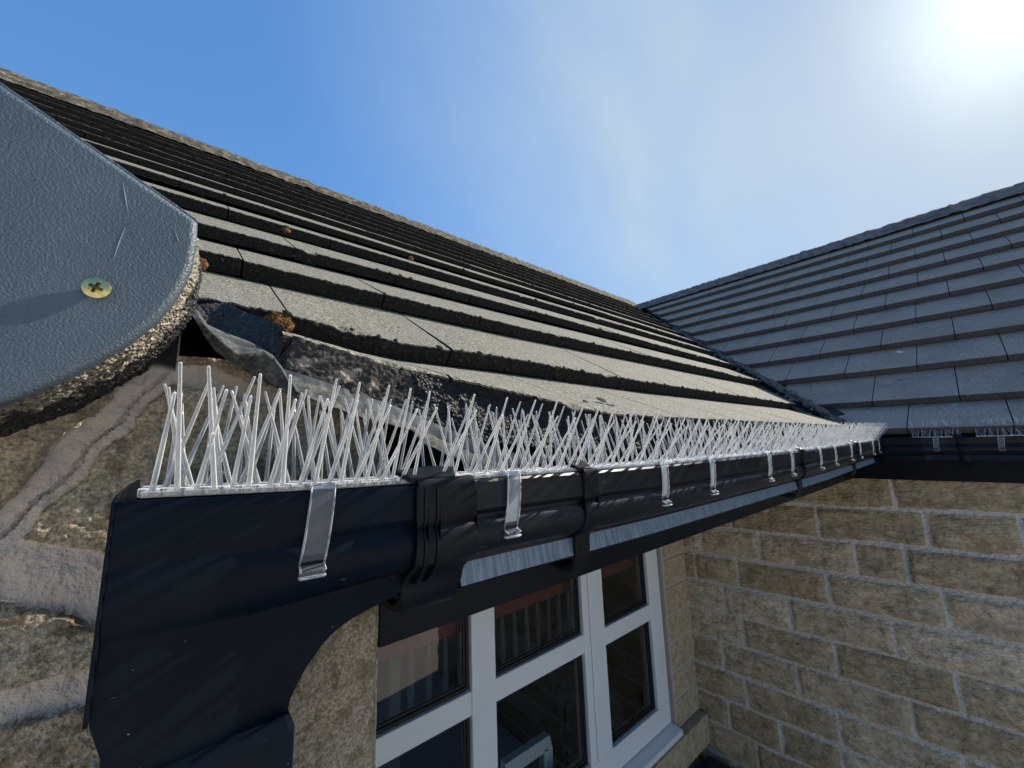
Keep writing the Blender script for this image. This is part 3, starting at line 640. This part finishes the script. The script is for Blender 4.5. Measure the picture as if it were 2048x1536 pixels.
def pale(p, t, w_):
    c = [((.070, .076), .014), ((.098, .066), .018), ((.015, .118), .024), ((.125, .060), .012)]
    v = max(math.exp(-((p.x-a[0])**2*.5+(p.z-a[1])**2*1.6)/(r*r*.35)) for a, r in c)
    return .24+.40*v+.30*fbm(p.x*70, p.y*70, p.z*70, 1, 7)
mb, A_ = loft('mortar_bed', [bed_top, bed_bot], M_bed, house, 330, 40, bf, pale)
mb.attr = {'pale': A_}
mb.m = [0]*len(mb.f)
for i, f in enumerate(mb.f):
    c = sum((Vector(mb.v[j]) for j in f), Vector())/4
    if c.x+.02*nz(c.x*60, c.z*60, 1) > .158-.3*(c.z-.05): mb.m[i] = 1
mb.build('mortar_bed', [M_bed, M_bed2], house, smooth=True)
tray = thing('eaves_tray', (.1, .36, .0), 'crumpled grey eaves tray strip curling out under the bottom tiles', 'eaves strip')
up = [(566, 737, .344), (640, 760, .3425), (690, 778, .3425), (780, 808, .3425), (887, 854, .343), (1000, 900, .345), (1100, 920, .348)]
md = [(572, 752, .341), (640, 775, .3395), (707, 800, .3395), (771, 826, .3395), (850, 868, .340), (930, 903, .342), (1040, 945, .345)]
lo = [(590, 786, .331), (655, 812, .329), (715, 834, .329), (771, 848, .329), (822, 862, .330), (842, 888, .333), (1000, 955, .343)]
mb, _ = loft('x', [up, md], None, None, 120, 6, lambda p, t, w_: Vector((0, 1, 0))*.0012*fbm(p.x*40, p.y*40, p.z*40, 1, 4)); mb.build('upstand', M_leaddark, tray, smooth=True)
mb, _ = loft('x', [md, lo], None, None, 160, 14, lambda p, t, w_: Vector((0, 0, 1))*.0012*fbm(p.x*60, p.y*60, 2, 1, 4)); o = mb.build('drip_strip', M_lead, tray, smooth=True)
q = o.modifiers.new('thick', 'SOLIDIFY'); q.thickness = .0012
fA = [(380, 604, .42), (413, 650, .385), (450, 668, .372), (496, 684, .362), (526, 700, .352), (545, 712, .350), (562, 735, .350), (576, 755, .350), (592, 782, .345)]
fB = [(378, 606, .39), (411, 654, .36), (438, 682, .345), (475, 713, .335), (498, 710, .334), (527, 703, .336), (546, 716, .338), (564, 742, .338), (593, 791, .334)]
fC = [(366, 606, .385), (402, 660, .36), (433, 702, .352), (470, 727, .350), (500, 745, .350), (530, 762, .348), (552, 775, .345), (572, 786, .342), (596, 794, .336)]
mb, _ = loft('x', [fA, fB, fC], None, None, 160, 10, lambda p, t, w_: Vector((0, 1, 0))*.0007*fbm(p.x*90, p.y*90, p.z*90, 1, 4)); o = mb.build('curled_flap', M_lead, tray, smooth=True)
q = o.modifiers.new('thick', 'SOLIDIFY'); q.thickness = .0010

# ---------------------------------------------------------------- gutters
LIPZ = [(-.03, -.0186), (-.02, -.0188), (.06, -.0222), (.14, -.0238), (.205, -.0244), (.30, -.0262), (.44, -.028), (1.0, -.0285), (1.26, -.0273), (1.46, -.0245), (1.8, -.0205), (2.04, -.0178)]
lipz = lambda x: interp(x, LIPZ)
GY = .25
PRO = [(.0060, -.0030), (.0040, .0006), (.0015, .0004), (0, -.0016), (0, -.010), (.0003, -.0215), (.0022, -.0240), (.0044, -.0256), (.0042, -.0280), (.0014, -.0315), (-.0004, -.0365), (.0000, -.0420), (.0018, -.0475), (.0060, -.0530), (.0112, -.0566), (.0165, -.0586), (.0200, -.0600),
       (.0198, -.0625), (.0165, -.0780), (.0180, -.0800), (.0280, -.0815), (.0600, -.0820), (.1000, -.0815), (.1050, -.078), (.1065, -.030), (.1065, -.006)]
def offset_profile(pro, d):
    r = []
    for i, (y, z) in enumerate(pro):
        a = pro[max(0, i-1)]; b_ = pro[min(len(pro)-1, i+1)]; ty, tz = b_[0]-a[0], b_[1]-a[1]; l = math.hypot(ty, tz) or 1
        r.append((y+tz/l*d, z-ty/l*d))
    return r
INN = offset_profile(PRO, -.0022)
def main_pt(x, y, z): return (x, GY+y, lipz(x)+z)
def gutter_mesh(x0, x1f, n, ptf, pro=PRO, inner=INN):
    """closed shell: outer profile and inner profile; x1f(y) gives the mitred end"""
    mb = MB(); ring = pro+inner[::-1]; rows = []
    for i in range(n+1):
        rows.append([ptf(x0+(x1f(y)-x0)*i/n, y, z) for y, z in ring])
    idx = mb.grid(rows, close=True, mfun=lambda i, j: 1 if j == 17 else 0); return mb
gut = thing('roof_gutter', (1.1, .3, -.11), 'long black gutter with clear bird spikes along the sunlit main roof', 'gutter', 'black eaves gutters')
gm = gutter_mesh(.1655, lambda y: 2.03+y, 90, main_pt)
gm.build('channel', [M_black, M_paleledge], gut, flat_angle=28)
wg = thing('roof_gutter', (2.08, -.5, -.11), 'shaded black gutter along the right-hand wing of the house', 'gutter', 'black eaves gutters')
WLZ = lambda y: -.0150+.010*min(.25, y+.04)
wing_pt = lambda a, y, z: (2.03+y, -a, WLZ(-a)+z-.003)
gm = gutter_mesh(1.42, lambda y: -(GY+y), 60, wing_pt); gm.build('channel', [M_black, M_black], wg, flat_angle=28)
# brackets: a strap outside the profile with a lug over the lip and a foot to the fascia
def bracket(name, cx, w_, parent, ptf, off=.003, m=M_union, lug=True, sc_=1):
    mb = MB(); O = [p for p in offset_profile(PRO[3:15], off) if p[1] > -.0560]
    O += ([(.0130, -.0605), (.0160, -.0650), (.0175, -.0710), (.0200, -.0780), (.0245, -.0835), (.0310, -.0870), (.0380, -.0880), (.050, -.0870), (.104, -.0835)] if w_ > .03 else
          [(.0112, -.0590), (.0125, -.0640), (.0130, -.0760), (.0160, -.0860), (.0215, -.0935), (.0310, -.0968), (.050, -.0940), (.106, -.0860)])
    cen = lambda y, z: (y+.0035 if z > -.078 else y+.001, z if z > -.078 else z+.006)
    rows = []
    for dx, k in ((-.5, .0016), (-.475, .0004), (-.45, 0), (.45, 0), (.475, .0004), (.5, .0016)):
        o_ = [(y+k, z+(k if z < -.080 else 0)) for y, z in O]; rows.append([ptf(cx+dx*w_, y, z) for y, z in o_+[cen(*p) for p in O[::-1]]])
    idx = mb.grid(rows, close=True); mb.face(idx[0][::-1]); mb.face(idx[-1])
    # lip clip: rolls over the lip
    cp = [(-.0030, -.012), (-.0036, -.001), (-.0015, .0032), (.0030, .0038), (.0085, .0030), (.0090, .0005), (.0040, .0012), (.0, .0008), (-.0006, -.012)]
    mb.prism([ptf(cx-w_*.47, y, z) for y, z in cp], Vector(ptf(cx+w_*.47, 0, 0))-Vector(ptf(cx-w_*.47, 0, 0)))
    o = mb.build(name, m, parent, flat_angle=35)
    if lug:
        l = MB(); l.prism([ptf(cx-w_*.5-.003, .001, .0045), ptf(cx+w_*.15, -.001, .0045), ptf(cx+w_*.25, .010, .0105), ptf(cx-w_*.1, .018, .0115), ptf(cx-w_*.6-.004, .012, .0095)], (0, 0, -.0035))
        l.prism([ptf(cx-w_*.3, .004, .004), ptf(cx+w_*.2, .003, .004), ptf(cx+w_*.2, .012, -.006), ptf(cx-w_*.3, .012, -.006)], (0, .002, 0))
        lo_ = l.build('locking_lug', m, None, bevel=.0006); lo_.parent = o
    return o
for cx in (.302, 1.005, 1.56): bracket('bracket', cx, .021 if cx < 1.2 else .024, gut, main_pt)
for cx in (-.055, .02+.62, ): bracket('bracket', cx, .024, wg, wing_pt)
# the corner angle piece
def cornerpt(x, y, z): return main_pt(x, y, z)
mbc = MB(); O = offset_profile(PRO[1:-3], .0032); I = offset_profile(PRO[1:-3], .0006); ring = O+I[::-1]
for x0, x1 in ((1.93, 1.95), ): pass
rows = [[main_pt((1.925 if i == 0 else 2.03+y-.0), y, z) for y, z in ring] for i in range(2)]; mbc.grid(rows, close=True)
rows = [[wing_pt(-(GY+y) if i == 0 else -.15, y, z+.0) for y, z in ring] for i in range(2)]; mbc.grid(rows, close=True)
mbc.build('corner_angle', M_union, gut, flat_angle=30)

# running outlet with swept front and the union bracket joining it to the channel
out = thing('gutter_outlet', (.05, .3, -.14), 'deep dark navy gutter outlet curving down to a downpipe at left', 'gutter outlet')
xs_o = [-.0233+.1703*i/110 for i in range(111)]
cur = [(.020, -.190), (.0500, -.190), (.0512, -.1380), (.0525, -.1310), (.0551, -.1256), (.060, -.1180), (.0693, -.1085), (.0765, -.1040), (.0854, -.1008), (.0989, -.0985), (.115, -.0960), (.147, -.0830)]
def bot(x):
    if x < -.0182: return interp(x, [(-.0234, -.1081), (-.0182, -.1241)])
    if x < .0505: return -.19
    return interp(x, cur[2:])
def fy(x, dz):                                                # front face: moulding fades out towards the left end
    k = .22+.78*sm(x, -.01, .12); pr = [p for p in PRO[3:19]]
    z = -dz; y = interp(-z if False else dz, [(-p[1], p[0]) for p in pr if True])
    return GY+.0+y*k*(1 if dz < .08 else 1)
pf = sorted([(-p[1], p[0]) for p in PRO[3:19]])
def fy(x, dz): return GY+interp(dz, pf)*(.18+.82*sm(x, -.02, .125))
mb = MB(); rows = []; nzv = 70
for x in xs_o:
    zt = lipz(x); zb = bot(x); r = []
    for j in range(nzv+1):
        dz = min((zt+.192)*j/nzv, zt-zb); r.append((x, fy(x, dz)-(.0 if j else -.0008), zt-dz))
    r.append((x, GY+.03, zb-.002)); r.append((x, GY+.105, zb-.001)); r.append((x, GY+.1065, zt-.006)); r.append((x, GY+.104, zt-.006)); r.append((x, GY+.102, zt-.05)); r.append((x, GY+.006, zt-.05)); r.append((x, GY+.0026, zt-.003)); r.append((x, GY+.0020, zt+.0003)); r.append((x, GY+.0006, zt+.0002))
    rows.append(r)
idx = mb.grid(rows, close=True); mb.build('body', M_outlet, out, flat_angle=30)
mb = MB()                                                     # stop end with its small flange
prof = [(GY-.0004, lipz(-.02)+.0008), (GY-.0004, -.1075), (GY+.012, -.1085), (GY+.108, -.1085), (GY+.108, lipz(-.02)+.006), (GY+.06, lipz(-.02)+.0055), (GY+.010, lipz(-.02)+.003)]
mb.prism([(-.0250, y, z) for y, z in prof], (.0016, 0, 0)); mb.build('stop_end', M_outlet, out, bevel=.0006)
bracket('union_bracket', .1435, .048, out, lambda x, y, z: main_pt(x, y, z*1.04+.0004), off=.0052)
for dx in (-.006, .003):                                      # raised seams of the union
    mb = MB(); O = offset_profile(PRO[3:18], .0066); I = offset_profile(PRO[3:18], .003); ring = O+I[::-1]
    ring = [(y, z) for y, z in ring]
    rows = [[main_pt(.1300+dx+q, y, z*1.04) for y, z in ring] for q in (0, .0022)]; idx = mb.grid(rows, close=True); mb.face(idx[0][::-1]); mb.face(idx[1])
    mb.build('union_seam', M_union, out, flat_angle=35)
dp = thing('downpipe', (.016, .29, -H), 'dark navy square downpipe below the gutter outlet', 'downpipe')
mb = MB(); mb.box((-.0205, GY-.0035, -H), (.0535, GY+.075, -.1356)); mb.build('pipe', M_outlet, dp, bevel=.004)

# ---------------------------------------------------------------- bird spike strips
def spike_mesh(name, lx, ly, h, m, r0=.00128):
    mb = MB(); n = 7; pts = []; rad = []
    for i in range(n+1):
        t = i/n; z = h*t; pts.append((math.tan(lx)*z, math.tan(ly)*z, z)); rad.append(r0*(1-.5*t))
    top = Vector(pts[-1]); pts.append(tuple(top+Vector((math.tan(lx), math.tan(ly), 1)).normalized()*.0006)); rad.append(r0*.40)
    mb.tube(pts, rad, 8); me = bpy.data.meshes.new(name); me.from_pydata(mb.v, [], mb.f); me.materials.append(m); me.polygons.foreach_set('use_smooth', [True]*len(me.polygons)); return me
VAR = []
rnd = random.Random(21)
# four rows across the strip, each with its own lean, repeated in pairs along it
rowsY = [.010, .0225, .035, .047]
LE = [[(8, -38), (-4, -30)], [(15, -12), (-13, -8)], [(-13, 7), (13, 9)], [(5, 19), (-9, 16)]]
HT = [[.046, .060], [.060, .054], [.058, .061], [.056, .050]]
def varset(m):
    return [[[spike_mesh('spike', R(LE[r][p][0]+rnd.uniform(-4, 4)), R(LE[r][p][1]+rnd.uniform(-3, 3)), HT[r][p]*rnd.uniform(.95, 1.04), m) for _ in range(2)] for p in range(2)] for r in range(4)]
VM, VWG = varset(M_spike), varset(M_spikew)
def strip(base, L, dirv, zf, label, clips, V, m, step=.014, group='clear bird spike strips in the gutters', rot=0):
    """base point of the strip's start on the lip line; runs along dirv (unit, x or -y)"""
    t = thing('bird_spike_strip', base, label, 'bird spikes', group)
    d = Vector(dirv); inn = Vector((0, 1, 0)) if abs(d.x) > .5 else Vector((1, 0, 0)); B0 = Vector(base)
    def P(a, y, z): q = B0+d*a+inn*y; return Vector((q.x, q.y, zf(a)+z))
    mb = MB(); k = int(L/step)
    for i in range(k+1):                                      # perforated base: ladder of thin rails and cross ribs with studs
        a = i*step+.003
        if a > L: break
        for (a0, a1, y0, y1, z0, z1) in ((a-.003, a+.003, .006, .053, .0004, .0024), (a-.0045, a+.0045, .008, .016, .0005, .0040), (a-.0045, a+.0045, .032, .040, .0005, .0038), (a-.0045, a+.0045, .044, .052, .0005, .0036)):
            c = [P(a0, y0, z0), P(a1, y0, z0), P(a1, y1, z0), P(a0, y1, z0)]; mb.prism(c, (0, 0, z1-z0))
    for y0, y1 in ((.004, .0075), (.026, .0285), (.0505, .054)):
        for i in range(k):
            c = [P(i*L/k, y0, .0002), P((i+1)*L/k, y0, .0002), P((i+1)*L/k, y1, .0002), P(i*L/k, y1, .0002)]; mb.prism(c, (0, 0, .0026))
    mb.build('base', m, t)
    cnt = 0
    for i in range(k+1):
        for r in range(4):
            a = .004+i*step+(step/2 if r % 2 else 0)
            if a > L-.003 or cnt >= 98: continue
            if i == 0 and r == 2: continue
            me = V[r][0 if i == 0 else i % 2][rnd.randint(0, 1)]
            o = bpy.data.objects.new('spike', me); col.objects.link(o); o.parent = t; q = P(a+rnd.uniform(-.001, .001), rowsY[r]+rnd.uniform(-.001, .001), .001)
            o.location = q-B0; o.rotation_euler = (R(rnd.uniform(-2.5, 2.5)), R(rnd.uniform(-3, 3)), rot); cnt += 1
    for a in clips:                                           # strap over the lip, hanging outside with a small foot
        w2 = .0062; rows_ = []
        path = [(.014, .0030), (.006, .0040), (.001, .0040), (-.0022, .0022), (-.0032, -.004), (-.0034, -.014), (-.0032, -.024), (-.0020, -.0325), (.0002, -.0395), (-.0005, -.0405), (-.0050, -.0425), (-.0050, -.0450)]
        inn2 = [(.014, .0018), (.0066, .0026), (.0016, .0024), (-.0008, .0012), (-.0016, -.004), (-.0018, -.014), (-.0016, -.024), (-.0004, -.0325), (.0018, -.0400), (.0018, -.0455), (-.0010, -.0465), (-.0050, -.0465)]
        cm = MB(); drift = rnd.uniform(-.002, -.0045)
        for s_ in (-1, 1):
            pass
        rows_ = [[P(a+s_*w2+drift*max(0, -z)/.04, y, z) for y, z in path+inn2[::-1]] for s_ in (-1, -.8, .8, 1)]
        idx = cm.grid(rows_, close=True); cm.face(idx[0][::-1]); cm.face(idx[-1]); co = cm.build('clip', M_clip, t, flat_angle=40)
        cm = MB()
        for s_ in (-1, 1): cm.tube([P(a+s_*(w2+.0001)+drift*max(0, -z)/.04, y, z) for y, z in path[:-1]], .00055, 6)
        cm.tube([P(a-w2+drift, -.0050, -.0452), P(a+w2+drift, -.0050, -.0452)], .0006, 6)
        cr_ = cm.build('clip_rim', M_spike, None, smooth=True); cr_.parent = co
    return t
def ms(x0, L, label, clips, step=.0137): return strip((x0, GY, lipz(x0)+.0012), L, (1, 0, 0), lambda a: lipz(x0+a)+.0010, label, [c-x0 for c in clips], VM, M_spike, step)
ms(-.016, .143, 'short cut clear spike strip nearest the left gutter end', [.0617], .0079)
ms(.139, .335, 'clear spike strip crossing the union and the nearest gutter bracket', [.205, .438])
ms(.484, .335, 'clear spike strip third from the left gutter end', [.565, .792])
ms(.829, .335, 'clear spike strip fourth from the left, ending past the middle gutter bracket', [.918, 1.128])
ms(1.174, .335, 'clear spike strip fifth from the left along the main gutter', [1.27, 1.457])
ms(1.519, .335, 'clear spike strip by the far gutter bracket, last full one before the corner', [1.583, 1.80])
ms(1.864, .15, 'short clear spike strip closest to the inner corner of the gutters', [1.92])
def wsx(y0, L, label, clips):
    return strip((2.03, y0, WLZ(y0)-.0015), L, (0, -1, 0), lambda a: WLZ(y0-a)-.0018, label, clips, VWG, M_spikew, rot=R(90))
wsx(.172, .12, 'short shaded spike strip on the wing gutter beside the corner', [.06])
wsx(.018, .335, 'shaded spike strip on the wing gutter at the right picture edge', [.05, .26])
#wsx(-.335, .335, 'shaded spike strip on the wing gutter beyond the right edge', [.05, .26])

# ---------------------------------------------------------------- moss and lichen cushions
def moss(px, py, Y, r, m, label, grp='moss cushions on the roof tiles', nrm=(0, -.6, .8), fl=.6, dens=60, al=1.0):
    p = at(px, py, Y); mb = MB(); rr = random.Random(px)
    lump(mb, p, r*al, r, r*fl, nrm, seed=px*.1, seg=12, amp=.35)
    n_ = Vector(nrm).normalized(); a = Vector((1, 0, 0)); b_ = n_.cross(a)
    for i in range(dens):                                     # small tufts over the cushion
        th = rr.uniform(0, 6.28); q = math.sqrt(rr.random()); h = math.sqrt(max(0, 1-q*q))
        lump(mb, p+a*r*al*q*math.cos(th)*.95+b_*r*q*math.sin(th)*.95+n_*r*fl*h, r*.11, r*.11, r*.13, nrm, seed=i, seg=3, amp=.5)
    return tag(mb.build('moss_cushion', m, None, smooth=True), label, 'moss', grp)
moss(556, 648, .555, .0175, M_moss, 'large orange-brown moss cushion hanging on the second course at left', nrm=(0, -.9, .35), fl=.7, dens=260)
moss(398, 527, .72, .0105, M_moss, 'rusty moss cushion beside the edge of the grey bargeboard', nrm=(0, -.9, .3), dens=90)
moss(573, 461, .93, .0075, M_moss, 'small rusty moss cushion on the fourth tile course', nrm=(0, -.8, .5), dens=50)
moss(822, 517, .94, .0075, M_moss, 'small reddish moss cushion under the fourth course in mid roof', nrm=(0, -.8, .5), dens=50)
moss(1225, 816, .385, .0088, M_moss2, 'largest pale green moss cushion on the bottom tile above the spikes', fl=.42, dens=120, al=1.6)
moss(1203, 800, .398, .0062, M_moss2, 'middle pale moss cushion on the bottom tile, left of the largest one', fl=.4, dens=60, al=1.4)
moss(1171, 803, .396, .0040, M_moss2, 'smallest pale moss cushion on the bottom tile above the spikes', fl=.4, dens=30, al=1.2)
moss(1160, 685, .76, .0135, M_mossd, 'dark round moss cushion on the third course lip', dens=70)
moss(1243, 780, .56, .006, M_moss, 'tiny orange moss cushion under the second course edge', dens=20)
mb = MB(); rr = random.Random(9)
for i in range(260):                                          # ragged dark moss along the tile noses
    k = rr.choice((1, 1, 1, 2, 2, 2, 3, 3, 4, 5, 6, 7)); x = rr.uniform(-.3, min(2.0+.18*k, 3.0)); 
    if k == 1: x = rr.uniform(.06, 1.95)
    s, z = Lm[k]; L0 = lift_m(k, x)[0]; r = rr.uniform(.0015, .005); d = rr.uniform(0, .024)
    if rr.random() < .4: d = 0
    lump(mb, (x, s+d*SP-.0005, z+L0-d*CP), r*rr.uniform(.8, 1.8), r, r*.7, (0, -.75, .5 if d == 0 else -.2), seed=i, seg=4, amp=.5)
tag(mb.build('edge_moss', M_mossd, None, smooth=True), 'ragged dark moss growing along the front edges of the sunlit tiles', 'moss', kind='stuff')
# everything was written about the camera's level: lift it onto the ground
for o in ROOTS: o.location.z += H
